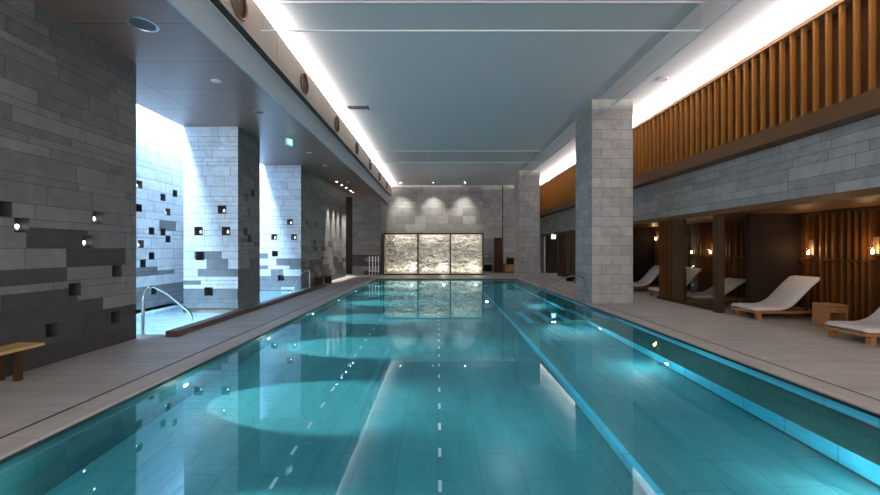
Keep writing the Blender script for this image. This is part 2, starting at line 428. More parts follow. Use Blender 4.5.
# back wall of alcoves X = XB
mb = MB(); hs = []
for px, py, lit in ((139.5,184.5,1),(163,197.4,0),(175,193.5,0),(139,208,0),(168,212,1),(151.6,231,0),(163,232,0),(168,239,0),(141,244,1),(151.6,256,0),(143,263.5,0),(154,291,0)):
    Y, Z = px_niche_x(px, py, XB); hs.append(hole(Y-7.63, Z, .21))
    if lit: lit_spots.append(('x', XB, Y, Z))
LIT_TINT = (.95, 1.0, 1.06)  # the skylight's blue cast, put into the stone colour
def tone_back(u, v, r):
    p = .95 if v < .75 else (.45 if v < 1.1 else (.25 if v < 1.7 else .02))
    return g3((.16 if r.random() < p else .58)*r.uniform(.9, 1.1), LIT_TINT)
ashlar(mb, lambda u, v, d: (XB-d, 7.63+u, v), 16.8-7.63, 7.0, tone_back, hs, seed=9)
struct(mb.build('wall_left_alcove', SM))
# pillar 1 (between the alcoves) and pillar/wall 3
def tone_front_lit(u, v, r):  # fronts far lighter than the sides: alcove light set in their tone
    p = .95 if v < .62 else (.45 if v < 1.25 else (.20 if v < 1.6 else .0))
    return g3((.20 if r.random() < p else .72)*r.uniform(.93, 1.07), LIT_TINT)
def pillar(name, x0, x1, y0, y1, z1, front, side, tf, ts, seed, regular=None, sides='flr', z0=0, lens=(.5, 1.2), courses=(.12, .16, .22, .30, .30)):
    mb = MB(); hf = []; hr = []
    for px, py, lit in front:
        X, Z = px_niche_y(px, py, y0); hf.append(hole(X-x0, Z-z0, .25))
        if lit: lit_spots.append(('y', y0, X, Z))
    for px, py, lit in side:
        Y, Z = px_niche_x(px, py, x1); hr.append(hole(Y-y0, Z-z0, .22))
        if lit: lit_spots.append(('x', x1, Y, Z))
    kw = dict(regular=regular, lens=lens, courses=courses)
    ashlar(mb, lambda u, v, d: (x0+u, y0+d, z0+v), x1-x0, z1-z0, tf, hf, seed=seed, **kw)
    ashlar(mb, lambda u, v, d: (x1-d, y0+u, z0+v), y1-y0, z1-z0, ts, hr, seed=seed+1, **kw)
    ashlar(mb, lambda u, v, d: (x0+d, y0+u, z0+v), y1-y0, z1-z0, ts, (), seed=seed+2, **kw)
    ashlar(mb, lambda u, v, d: (x0+u, y1-d, z0+v), x1-x0, z1-z0, ts, (), seed=seed+3, **kw)
    mb.quad([(x0+.01,y0+.01,z1-.001),(x1-.01,y0+.01,z1-.001),(x1-.01,y1-.01,z1-.001),(x0+.01,y1-.01,z1-.001)], mi=1)
    return mb.build(name, SM)
o = pillar('stone_pillar', -7.5, XW+.01, 11.49, 12.9, ZS,
       ((222,209.5,1),(198.5,231,1),(226,231,1),(200,256,0),(208.5,291.5,0)),
       ((246,197,1),(253,193,0),(249,212,1),(245.5,231.5,0),(249.5,238.5,0)), tone_front_lit, tone_side(1.5, .9, .17, .07), 21)
tag(o, 'blue-lit stone pillar with small niches standing between the two bath alcoves', 'pillar')
mb = MB(); mb.box(-7.5, 11.47, -.6, XW+.01, 12.9, 0.002); struct(mb.build('trim_5', M['kerb']))
o = pillar('wall_left_far', -8.4, XW, 16.8, 25.0, ZS,
       ((290,222,1),(274,237,1),(294,237,1),(275,253.7,0),(281,278,0)),
       ((307,223,0),(316.5,225,0),(314.5,242,0)), tone_front_lit, tone_side(1.45, .3, .20, .06), 31)
struct(o)
mb = MB(); mb.quad([(-8.4,16.8,ZS),(XW,16.8,ZS),(XW,16.8,7.0),(-8.4,16.8,7.0)], g3(.44)); mb.quad([(-7.5,7.63,ZS+.06),(-7.5,16.8,ZS+.06),(-7.5,16.8,7.05),(-7.5,7.63,7.05)], g3(.6))
mb.quad([(-8.4,7.63,7.05),(-7.5,7.63,7.05),(-7.5,16.8,7.05),(-8.4,16.8,7.05)], g3(.7))
struct(mb.build('ceiling_skylight_shaft', SM))
# far left pillar block and dark recess
def tone_far(u, v, r):
    p = .85 if v < .8 else (.25 if v < 1.3 else 0)
    return g3((.05 if r.random() < p else .20)*r.uniform(.85, 1.15), WT)
o = pillar('wall_left_end', -5.75, -3.85, 26.2, YE, ZC, (), (), tone_far, lambda u, v, r: g3(.34*r.uniform(.9, 1.1), WT), 41)  # sides toned paler than the front to look lit
struct(o)
mb = MB(); mb.box(-8.4, 27.0, 0, -5.76, 27.1, ZS, mi=0)
struct(mb.build('wall_left_recess', M['dark']))

# ---------------------------------------------------------------- end wall
mb = MB()
EX0, EX1 = -3.9, 8.0
def tone_end(u, v, r): return g3(.42*r.uniform(.78, 1.22), WT)
door = (3.4-EX0, -1, 4.86-EX0, 2.62)
mb = MB()
H = ZC+.1
ashlar(mb, lambda u, v, d: (EX0+u, YE+d, v), 3.4-EX0, H, tone_end, (), seed=51, lens=(.7, 1.8), courses=(.25, .4, .5, .6))
ashlar(mb, lambda u, v, d: (3.4+u, YE+d, 2.62+v), 4.86-3.4, H-2.62, tone_end, (), seed=52, lens=(.5, .9), courses=(.3, .5, .6))
mb.box(4.86, YE-.03, 0, 4.93, YE+.3, H, mi=1)
ashlar(mb, lambda u, v, d: (4.93+u, YE+d, v), EX1-4.93, H, tone_end, (), seed=53, lens=(.7, 1.8), courses=(.25, .4, .5, .6))
struct(mb.build('wall_back', SM))
# corridor behind the end doorway
mb = MB()
mb.quad([(3.4,YE,0),(3.4,YE+3,0),(3.4,YE+3,2.62),(3.4,YE,2.62)]); mb.quad([(4.86,YE,0),(4.86,YE+3,0),(4.86,YE+3,2.62),(4.86,YE,2.62)])
mb.quad([(3.4,YE+3,0),(4.86,YE+3,0),(4.86,YE+3,2.62),(3.4,YE+3,2.62)]); mb.quad([(3.4,YE,2.62),(4.86,YE,2.62),(4.86,YE+3,2.62),(3.4,YE+3,2.62)])
struct(mb.build('wall_back_corridor', simple('corridor_plaster', (.34, .34, .36), .8)))
mb = MB(); mb.box(4.25, YE+.05, 0, 4.84, YE+.15, 2.6); struct(mb.build('door_1', M['walnut']))
point('corridor_lamp', (3.9, YE+1.6, 2.3), 7, WARM, .1)

# ---------------------------------------------------------------- ceilings
mb = MB()
mb.box(-4.2, YN, ZC, 8.3, YE-.10, ZC+.15); mb.box(-4.2, YE-.25, ZC+.1, 8.3, YE+.2, ZC+.2)
struct(mb.build('ceiling', M['ceil']))
area('end_slot_light', (-1.0, YE-.08, ZC+.09), (0, 0, 0), 5.6, .02, 3, WARM)
# timber soffit over the left deck
mb = MB(); mb.box(-7.5, YN, ZS, -3.62, YE, ZS+.06)
struct(mb.build('ceiling_left', M['soffit']))
# fascia below, nozzle box above
mb = MB(); mb.box(-3.65, YN, 5.09, -3.61, 29.0, 5.67)
o = struct(mb.build('trim_6', M['fascia']))
mb = MB(); mb.box(-3.625, YN, 5.655, -3.598, 29.0, 5.668); struct(mb.build('trim_7', M['edge']))
holesY = [6.73-3.27, 6.73, 10.02, 13.25, 16.5, 19.75, 22.9, 26.1]
# nozzle box front with round openings
mb = MB(); XF = -3.45; zb, zt = 5.67, 6.42; zc = 6.0; R = .25
ys = [YN]+[(a+b)/2 for a, b in zip(holesY[:-1], holesY[1:])]+[29.0]
for i, yc in enumerate(holesY):
    y0, y1 = ys[i], ys[i+1]
    N = 32
    def border(a):
        dy, dz = math.cos(a), math.sin(a); s = 1e9
        if dy > 1e-6: s = min(s, (y1-.006-yc)/dy)
        if dy < -1e-6: s = min(s, (y0+.006-yc)/dy)
        if dz > 1e-6: s = min(s, (zt-zc)/dz)
        if dz < -1e-6: s = min(s, (zb-zc)/dz)
        return (yc+dy*s, zc+dz*s)
    angs = sorted([2*PI*k/N for k in range(N)]+[math.atan2(z-zc, y-yc) % (2*PI) for y in (y0+.006, y1-.006) for z in (zb, zt)])
    for k in range(len(angs)):
        a, b = angs[k], angs[(k+1) % len(angs)]
        A, B = border(a), border(b)
        mb.quad([(XF, yc+R*math.cos(a), zc+R*math.sin(a)), (XF, A[0], A[1]), (XF, B[0], B[1]), (XF, yc+R*math.cos(b), zc+R*math.sin(b))])
mb.quad([(XF,YN,zb),(XF,29.0,zb),(-4.1,29.0,zb),(-4.1,YN,zb)], mi=1)
mb.quad([(XF,YN,zt),(XF,29.0,zt),(-4.1,29.0,zt),(-4.1,YN,zt)])
mb.quad([(XF,29.0,zb),(XF,29.0,zt),(-4.1,29.0,zt),(-4.1,29.0,zb)])
mb.quad([(-4.1,YN,zb),(-4.1,29.0,zb),(-4.1,29.0,ZC),(-4.1,YN,ZC)])
struct(mb.build('trim_8', [M['travert'], M['black']]))
for k, yc in enumerate(holesY):
    mb = MB(); mb.lathe([(.30, XF+.004), (.30, XF+.03), (.255, XF+.03), (.245, XF-.02), (.20, XF-.14), (.12, XF-.26), (.12, XF-.28)], (0, yc, zc), 'x', 32)
    if k == 0:
        noz = thing('jet_nozzle', '', 'air nozzle'); 
    # nozzle built at its own origin
names = ['nearest, above the near glass smoke curtain', 'just past the near glass smoke curtain', 'third along the stone-faced box', 'fourth along the stone-faced box', 'fifth along the stone-faced box', 'second from the far end of the stone-faced box', 'nearest the far end of the stone-faced box']
bpy.data.objects.remove(noz)
def make_nozzle():
    t = thing('air_nozzle', '', 'air nozzle')
    a = MB().lathe([(.249, .004), (.245, .022), (.24, .03), (.235, .0), (.22, -.22), (.2, -.34), (.03, -.35)], (0,0,0), 'x', 32); a.build('nozzle_bowl', M['walnut'], t, smooth=True)  # bowl coloured dark brown for the darkness inside the opening
    b = MB(); 
    rings = []
    for rr, h in ((.27, .022), (.285, .03), (.255, .045), (.235, .03)):
        rings.append([(h, rr*math.cos(2*PI*j/32), rr*math.sin(2*PI*j/32)) for j in range(32)])
    b.ring(rings, cap=False); b.build('nozzle_ring', M['bronze'], t, smooth=True)
    return t
noz = make_nozzle()
for k, yc in enumerate(holesY[1:]):
    o = noz if k == 0 else copy_tree(noz)
    o.location = (XF, yc, zc); tag(o, 'round bronze-rimmed air nozzle, '+names[k], 'air nozzle', 'air nozzles in the upper left box')

# glass smoke curtains
def curtain(label, segs, axis, c, z0=6.0, z1=ZC):
    t = thing('glass_smoke_curtain', label, 'glass barrier', (0,0,0))
    for a, b in segs:
        p = MB()
        if axis == 'x': p.box(a+.004, c-.005, z0, b-.004, c+.005, z1)
        else: p.box(c-.005, a+.004, z0, c+.005, b-.004, z1)
        p.build('glass_panel', M['glass'], t)
    e = MB()
    if axis == 'x': e.box(segs[0][0], c-.015, z0-.02, segs[-1][1], c+.015, z0)
    else: e.box(c-.02, segs[0][0], z0-.025, c+.02, segs[-1][1], z0)
    e.build('bottom_profile', M['white'], t)
    e = MB()
    if axis == 'x': e.box(segs[0][0], c-.015, z1-.02, segs[-1][1], c+.015, z1)
    else: e.box(c-.015, segs[0][0], z1-.02, c+.015, segs[-1][1], z1)
    e.build('top_channel', M['ceil'], t)
    return t
GX = 5.15
curtain('near clear glass smoke curtain hanging across the pool from the ceiling', [(-3.44, 1.97), (1.97, 4.06), (4.06, GX-.02)], 'x', 7.58)
curtain('far clear glass smoke curtain hanging across the pool beyond the large column', [(-3.44, 1.0), (1.0, GX-.02)], 'x', 19.1)
curtain('long clear glass smoke curtain running along the right side of the ceiling', [(YN, 5.1), (5.1, 7.6), (7.6, 10.1), (10.1, 12.5), (14.0, 19.1), (19.1, 23.75)], 'y', GX)

# ---------------------------------------------------------------- right side columns, band, slatted screen
def tone_col(u, v, r): return g3(.36*r.uniform(.86, 1.13), (1, .965, .93))
o = pillar('stone_column', 4.93, 6.25, 12.5, 13.98, ZC, (), (), tone_col, tone_col, 61, regular=(.62, .31))
tag(o, 'large grey block-clad column at the pool edge beside the handrail', 'column')
o = pillar('stone_column', 4.93, 6.22, 23.8, 25.3, ZC, (), (), tone_col, tone_col, 65, regular=(.62, .31))
tag(o, 'smaller-looking far block-clad column at the end corner of the pool', 'column')
mb = MB()
def tone_band(u, v, r): return g3(.30*r.uniform(.82, 1.18), (1, 1, 1))
XBAND = 7.75
ashlar(mb, lambda u, v, d: (XBAND+d, YN+u, 2.84+v), YE-YN, 4.10-2.84, tone_band, (), seed=71, lens=(.6, 1.5), courses=(.12, .2, .2, .28))
mb.quad([(XBAND+.3,YN,2.84),(XBAND+.3,YE,2.84),(XBAND+.3,YE,4.1),(XBAND+.3,YN,4.1)], mi=1)
struct(mb.build('wall_right', SM))
mb = MB(); mb.box(XBAND-.02, YN, 2.70, XBAND+.25, YE, 2.84); struct(mb.build('trim_9', M['midrail'], bevel=.006))
# upper slatted screen
scr = thing('slatted_screen', 'long upper screen of upright amber timber slats above the stone band on the right', 'timber screen', (7.4, 13, 4.1))
def part(mb, name, m, parent, **k):
    o = mb.build(name, m, parent, **k); o.location = -parent.location; return o
XS = 7.4
mb = MB(); mb.box(XS+.25, YN, 4.3, XS+.32, YE, 6.35); part(mb, 'backing_panel', M['amberdark'], scr)
mb = MB(); y = 6.68-38*.25
while y < YE-.1:
    mb.box(XS+.01, y, 4.45, XS+.11, y+.036, 6.3); y += .25
part(mb, 'slats', M['slat'], scr)
mb = MB(); mb.box(XS-.02, YN, 6.26, XS+.32, YE, 6.36); part(mb, 'top_rail', M['rail'], scr)
mb = MB(); mb.box(XS-.02, YN, 4.12, XS+.40, YE, 4.40); mb.box(XS, YN, 4.40, XS+.3, YE, 4.46); part(mb, 'bottom_rail', M['midrail'], scr)
mb = MB(); mb.box(XS+.40, YN, 4.1, XS+.6, YE, 4.2); mb.box(XS+.85, YN, 4.1, XS+.9, YE, ZC)
struct(mb.build('wall_right_upper', M['white']))

# cabanas
XC, ZA = 9.6, 2.70
mb = MB(); mb.box(XBAND+.25, YN, ZA, 10.3, 18.0, ZA+.1); struct(mb.build('ceiling_right', M['cabceil']))
mb = MB(); mb.box(XC+.12, YN, 0, XC+.2, 18.0, ZA); struct(mb.build('wall_right_cabana', M['slatback']))
# lower slatted lining
def lining(y0, y1, label):
    t = thing('slatted_lining', label, 'timber lining', (XC, (y0+y1)/2, 0))
    mb = MB(); y = y0+.02; rnd = random.Random(int(y0*10)); 
    while y < y1-.06:
        wd = rnd.choice((.035, .05, .07)); mb.box(XC+rnd.choice((0, .03)), y, .02, XC+.12, y+wd, ZA-.05); y += rnd.choice((.13, .16, .2, .22))
    part(mb, 'slats', M['liningslat'], t)
    mb = MB(); mb.box(XC-.02, y0, ZA-.07, XC+.12, y1, ZA-.001); part(mb, 'head_rail', M['trim'], t)
    mb = MB(); mb.box(XC-.01, y0, 1.46, XC+.03, y1, 1.50); part(mb, 'cross_rail', M['trim'], t)
    return t
lining(4.0, 10.40, 'slatted amber timber lining behind the two nearest loungers')
lining(10.62, 14.9, 'slatted amber timber lining of the glazed cabana')
lining(15.1, 17.4, 'slatted amber timber lining of the far cabana behind the column')
def panel(name, label, cat, x0, y0, x1, y1, z0, z1, m, bevel=.004):
    t = MB().box(x0, y0, z0, x1, y1, z1).build(name, m, None, bevel=bevel); return tag(t, label, cat)
panel('partition_panel', 'dark stained partition between the nearest cabana and the glazed one', 'partition', 8.35, 10.42, XC+.1, 10.58, 0, ZA, M['darkwood'])
panel('partition_panel', 'dark partition behind the far reclining lounger in the glazed cabana', 'partition', 8.9, 14.92, XC+.1, 15.05, 0, ZA, M['darkwood'])
panel('partition_panel', 'dark partition at the end of the far cabana beside the large column', 'partition', XBAND+.1, 17.45, XC+.1, 17.6, 0, ZA, M['darkwood'])
t = thing('cabana_front', 'timber and glass cabana front with a corner post and a slatted screen', 'cabana front', (XBAND, 12.2, 0))
part(MB().box(XBAND-.10, 10.62, 0, XBAND+.06, 10.86, ZA), 'post', M['trim'], t, bevel=.01)
part(MB().box(XBAND, 10.87, 0, XBAND+.08, 13.8, .10), 'plinth', M['trim'], t, bevel=.004)
mb = MB(); y = 12.98
while y < 13.78: mb.box(XBAND+.06, y, .1, XBAND+.10, y+.045, ZA); y += .15
part(mb, 'slats', M['liningslat'], t)
mb = MB(); mb.box(XBAND+.12, 12.98, .1, XBAND+.16, 13.8, ZA); part(mb, 'backing_panel', M['darkwood'], t)
mb = MB(); mb.box(XBAND+.02, 12.35, .1, XBAND+.12, 12.96, ZA); part(mb, 'amber_panel', M['amber'], t)
part(MB().box(XBAND+.04, 10.88, .1, XBAND+.05, 12.33, ZA), 'glass_pane', M['pane'], t)
# right lower wall beyond the cabanas
mb = MB()
y = 17.61
mb.box(XBAND+.12, 17.61, 0, XBAND+.25, 21.9, ZA)
struct(mb.build('wall_right_panelling', M['walnut']))
mb = MB()
for k in range(6):
    y0 = 21.95+k*.52; mb.box(XBAND+.06+.04*(k % 2), y0, 0, XBAND+.18, y0+.50, ZA)
mb.box(XBAND-.02, 25.08, 0, XBAND+.2, 25.3, ZA)
struct(mb.build('door_2', M['walnut'], bevel=.006))
mb = MB(); mb.box(XBAND+.02, 28.6, 0, XBAND+.25, YE, ZA); struct(mb.build('wall_right_end', M['stone']))
for p in bpy.data.objects['wall_right_end'].data.color_attributes['tone'].data: p.color = (.2, .19, .185, 1)
mb = MB(); mb.quad([(10.2,25.3,0),(10.2,28.6,0),(10.2,28.6,ZA),(10.2,25.3,ZA)]); mb.quad([(7.9,28.6,0),(10.2,28.6,0),(10.2,28.6,ZA),(7.9,28.6,ZA)]); mb.quad([(7.9,25.3,ZA),(10.2,25.3,ZA),(10.2,28.6,ZA),(7.9,28.6,ZA)])
struct(mb.build('wall_right_corridor', M['dark']))

# ---------------------------------------------------------------- lamps in niches
def make_niche_lamp():
    t = thing('niche_lamp', '', 'lamp')
    MB().lathe([(.045, 0), (.05, .005), (.05, .03), (.03, .035), (.01, .035)], k=16).build('base', M['steel'], t, smooth=True)
    MB().lathe([(.005, .036), (.018, .045), (.024, .065), (.018, .085), (.005, .095)], k=16).build('glow_bulb', M['candle'], t, smooth=True)
    return t
nl = make_niche_lamp(); first = True
def where(ax, c, a, z):
    if ax == 'x' and abs(c-XW) < .02:
        if a < 7.7:
            return 'in the near dark wall, '+('leftmost of the three lit' if a < 6 else ('upper of the two lit ones by its end' if z > 2.3 else 'lower of the two lit ones by its end'))
        return 'in the shaded pillar side, '+('upper one' if z > 2.9 else 'lower one')
    if ax == 'x' and abs(c-XB) < .02:
        return 'in the bright alcove back wall, '+('topmost lit one' if z > 3 and a < 12 and z > 3.05 else ('lowest lit one by the wall end' if z < 2 else 'lit one near the pillar'))
    if abs(c-11.49) < .1:
        return 'in the blue-lit pillar front, '+('upper lit one' if z > 2.7 else ('lower left lit one' if a < -6.6 else 'lower right lit one'))
    if abs(c-16.8) < .1:
        return 'in the far blue-lit stone front, '+('upper lit one' if z > 2.7 else ('lower left lit one' if a < -6.6 else 'lower right lit one'))
    return 'in the stone wall'
for ax, c, a, z in lit_spots:
    o = nl if first else copy_tree(nl); first = False
    zz = z-.08
    if ax == 'x': o.location = (c-.11, a+.035, zz); lp = (c-.07, a, zz+.14)
    else: o.location = (a, c+.11, zz); lp = (a, c+.07, zz+.14)
    tag(o, 'glowing lamp '+where(ax, c, a, z), 'lamp', 'lamps in the stone niches')

# downlights
def make_down():
    t = thing('downlight', '', 'downlight')
    MB().lathe([(.035, -.002), (.075, -.004), (.085, 0), (.085, .02), (.03, .02)], k=20).build('trim_ring', M['steel'], t, smooth=True)
    MB().lathe([(.003, -.004), (.034, -.005), (.034, -.001), (.003, -.001)], k=16).build('lens', M['lampglow'], t)
    return t
dl = make_down(); nd = 0
def put_down(x, y, z, label, grp, s=1):
    global nd
    o = dl if nd == 0 else copy_tree(dl); nd += 1
    o.location = (x, y, z); o.scale = (s, s, 1); tag(o, label, 'downlight', grp)
ords = ['first', 'second', 'third', 'fourth', 'fifth']
for i, y in enumerate((20.9, 22.0, 23.0, 24.2, 25.2)):
    if y > 24.9: y = 24.85
    put_down(-5.42, y, ZS, 'bright downlight in the timber soffit, %s of five washing the far left wall' % ords[i], 'wall washing downlights over the left wall', 1.2)
    spot('wall_washer', (-5.42, y, ZS-.03), (XW+.12, y, 2.6), 1300, WARM, 24, .6)
for i, x in enumerate((-2.7, -.36, 1.95)):
    put_down(x, 28.2, ZC, 'bright recessed ceiling downlight before the end wall, %s' % ('leftmost of three', 'middle of three', 'rightmost of three')[i], 'downlights before the end wall', 1.3)
    spot('end_wall_washer', (x, 28.2, ZC-.03), (x, YE-.05, 4.2), 260, WARM, 64, 1)
def dark_fixture(x, y, z, r, label, cat, name='ceiling_speaker', m=None):
    t = thing(name, label, cat, (x, y, z))
    MB().lathe([(r, 0), (r, -.012), (r*.86, -.016), (r*.84, -.004), (r*.8, 0)], k=28).build('rim', M['steel'] if m is None else m, t, smooth=True)
    MB().lathe([(r*.8, -.002), (r*.78, -.01), (.005, -.012), (.005, -.001)], k=28).build('grille', M['black'] if m is None else m, t)
dark_fixture(-4.74, 6.26, ZS, .22, 'large round dark speaker in the near timber soffit', 'speaker')
dark_fixture(-4.73, 10.3, ZS, .14, 'small round dark speaker in the timber soffit before the hanging exit sign', 'speaker')
dark_fixture(6.34, 11.04, ZC, .16, 'round grey speaker in the plain ceiling strip beyond the long glass curtain', 'speaker', m=M['ceil'])
for i, (x, y) in enumerate(((-4.76, 8.37), (-4.83, 14.6), (-4.87, 16.8), (-4.86, 21.0))):
    o = thing('spot_fitting', 'round pale unlit fitting in the timber soffit, '+('nearest, beside the end of the near wall', 'just past the exit sign', 'third towards the far end', 'smallest, beside the row of lit downlights')[i], 'ceiling fitting', (x, y, ZS), 0, 'pale fittings in the soffit')
    MB().lathe([(.10, 0), (.10, -.012), (.07, -.02), (.06, -.01), (.01, -.008)], k=24).build('trim_ring', M['edge'], o, smooth=True)
    MB().lathe([(.055, -.012), (.05, -.028), (.01, -.03)], k=16).build('lens', M['steel'], o, smooth=True)
# ceiling vent
t = thing('ceiling_vent', 'slim rectangular vent in the ceiling beside the left cove light', 'vent', (-2.72, 13.2, ZC))
a = MB(); a.box(-.38, -.20, -.015, .38, .20, 0); a.build('frame', M['ceil'], t)
a = MB()
for k in range(6): a.box(-.33, -.16+k*.055, -.022, .33, -.14+k*.055, -.015)
a.box(.34, -.18, -.03, .38, .18, -.015); a.build('louvre', M['black'], t)

# exit signs
t = thing('exit_sign', 'small pale green exit sign hanging from the left timber soffit', 'exit sign', (-4.78, 12.5, ZS), math.radians(68))
MB().box(-.02, -.01, -.07, -.012, .01, 0).box(.012, -.01, -.07, .02, .01, 0).build('hanger', M['steel'], t)
MB().box(-.14, -.035, -.29, .14, .035, -.07).build('housing', M['edge'], t, bevel=.01)
fp = MB().box(-.125, -.04, -.275, .125, -.036, -.085).build('sign_face', M['exitgreen'], t)
def runner(parent, y, cx, cz, s, flip=1):
    a = MB(); k = s
    def bar(x0, z0, x1, z1, w):
        d = Vector((x1-x0, 0, z1-z0)); n = Vector((-d.z, 0, d.x)).normalized()*w/2
        P = [Vector((x0, y, z0))+n, Vector((x1, y, z1))+n, Vector((x1, y, z1))-n, Vector((x0, y, z0))-n]
        P = [(cx+p.x*k*flip, y, cz+p.z*k) for p in P]; a.quad(P)
    a.quad([(cx+k*flip*(.1+.11*math.cos(q*PI/4)), y, cz+k*(.42+.11*math.sin(q*PI/4))) for q in range(8)])
    bar(.04, .3, -.05, -.02, .17); bar(-.04, 0, .2, -.15, .11); bar(.2, -.15, .12, -.42, .1); bar(-.05, 0, -.15, -.25, .11); bar(-.15, -.25, -.4, -.3, .1)
    bar(.05, .27, .3, .12, .07); bar(.03, .27, -.25, .2, .07); bar(-.25, .2, -.3, .0, .07)
    bar(.45, -.45, .45, .5, .05)
    return a.build('running_figure', M['exitwhite'], parent)
runner(fp, -.041, 0, -.18, .15)
Y = 26.9
t = thing('exit_sign', 'green lit exit sign with a white running figure above the dark right doorway', 'exit sign', (xp(553.5, 26.2), 26.2, zp(236.5, 26.2)))
MB().box(-.19, 0, -.20, .19, .06, .20).build('housing', M['black'], t, bevel=.01)
fp = MB().box(-.15, -.006, -.17, .15, -.001, .17).build('sign_face', M['exitgreen'], t)
runner(fp, -.008, 0, 0, .30)
MB().box(-.02, .0, .20, .02, .04, 2.7-zp(236.5, 26.2)).build('hanger', M['steel'], t)

# ---------------------------------------------------------------- lit relief showcase at the end
Y0, Y1 = 26.2, 26.95
X0, X1, ZT = xp(383, Y0), xp(483.7, Y0), 2.83
t = thing('relief_showcase', 'long bronze framed showcase of three lit pale stone reliefs across the end of the pool', 'showcase', ((X0+X1)/2, Y0, 0))
mids = [xp(417.3, Y0), xp(449.7, Y0)]
mb = MB()
for x in [X0]+mids+[X1-.09]: mb.box(x, Y0, 0, x+.09, Y0+.12, ZT)
mb.box(X0, Y0+.001, ZT-.09, X1, Y0+.12, ZT-.001); mb.box(X0, Y0+.001, .0, X1, Y0+.12, .09)
part(mb, 'frame', M['trim'], t, bevel=.01)
mb = MB(); mb.box(X0, Y0+.12, 0, X0+.04, Y1+.1, ZT); mb.box(X1-.04, Y0+.12, 0, X1, Y1+.1, ZT); mb.box(X0, Y1+.05, 0, X1, Y1+.1, ZT)
mb.box(X0, Y0+.12, ZT-.04, X1, Y1+.1, ZT); mb.box(X0, Y0+.12, 0, X1, Y1+.05, .1)
part(mb, 'case', simple('case_lining', (.6, .55, .48), .7), t)
edges = [X0+.09]+[m for m in mids]+[X1-.09]
xs0 = [X0+.09, mids[0]+.09, mids[1]+.09]; xs1 = [mids[0], mids[1], X1-.09]
for i in range(3):
    a, b = xs0[i], xs1[i]
    # displaced relief surface
    mb = MB(); NX, NZ = 60, 46; rnd = random.Random(i+3)
    from mathutils import noise as mn
    def hgt(x, z): 
        p = Vector((x*1.6+i*7.3, 0, z*3.2)); return .10*mn.fractal(p, .9, 2.0, 5)+.05*mn.noise(Vector((x*5+i*3, 3, z*9)))
    V = [[(a+.02+(b-a-.04)*u/NX, Y1-.12-hgt(a+(b-a)*u/NX, ZT*v/NZ), .14+(ZT-.26)*v/NZ) for u in range(NX+1)] for v in range(NZ+1)]
    n0 = len(mb.v)
    for r in V: mb.v += r
    for v in range(NZ):
        for u in range(NX):
            k = n0+v*(NX+1)+u; mb.f.append((k, k+1, k+NX+2, k+NX+1)); mb.t.append((.5,.5,.5)); mb.mi.append(0)
    part(mb, 'relief_panel', M['relief'], t, smooth=True)
    mb = MB(); mb.box(a, Y0+.05, .09, b, Y0+.06, ZT-.09); part(mb, 'glass_pane', M['clear'], t)
    cx = (a+b)/2
    area('showcase_uplight', (cx, Y0+.32, .16), (PI-.35, 0, 0), b-a-.3, .12, 9, (1, .93, .80))
    area('showcase_toplight', (cx, Y0+.30, ZT-.1), (.35, 0, 0), b-a-.3, .12, 9, (1, .93, .82))
    point('showcase_spot', (b-.4, Y0+.38, .55), 9, (1, .95, .86), .05)

# ---------------------------------------------------------------- loungers
def mattress_mesh(lift, W=.78, flat=.95, Lr=1.0):
    mb = MB(); path = []; n = 26
    for i in range(n+1):
        s = i/n*(flat+Lr); path.append(s)
    pts = []; x, z, a = 0, .268, 0
    prev = 0
    for s in path:
        ds = s-prev; prev = s
        k = max(0, min(1, (s-flat*.55)/(.72)))
        a = lift*(k*k*(3-2*k))*(1-.18*max(0, (s-flat-.55)/.4))
        x += ds*math.cos(a); z += ds*math.sin(a); pts.append((x, z, a, s))
    rings = []; 
    for i, (x, z, a, s) in enumerate(pts):
        e = min(s, flat+Lr-s); T = .055*(1-.12*(s/(flat+Lr)))
        f = 1 if e > .05 else math.sqrt(max(.06, 1-(1-e/.05)**2))
        T *= f; w2 = W/2-.05*(1-f)
        nx, nz = -math.sin(a), math.cos(a); r = []
        for (yy, tt) in ((-w2, -.6), (-w2+.03, -1), (w2-.03, -1), (w2, -.6), (w2, .5), (w2-.02, .86), (w2-.06, 1), (-w2+.06, 1), (-w2+.02, .86), (-w2, .5)):
            r.append((x+nx*tt*T, yy, z+nz*tt*T))
        rings.append(r)
    mb.ring(rings); return mb, pts
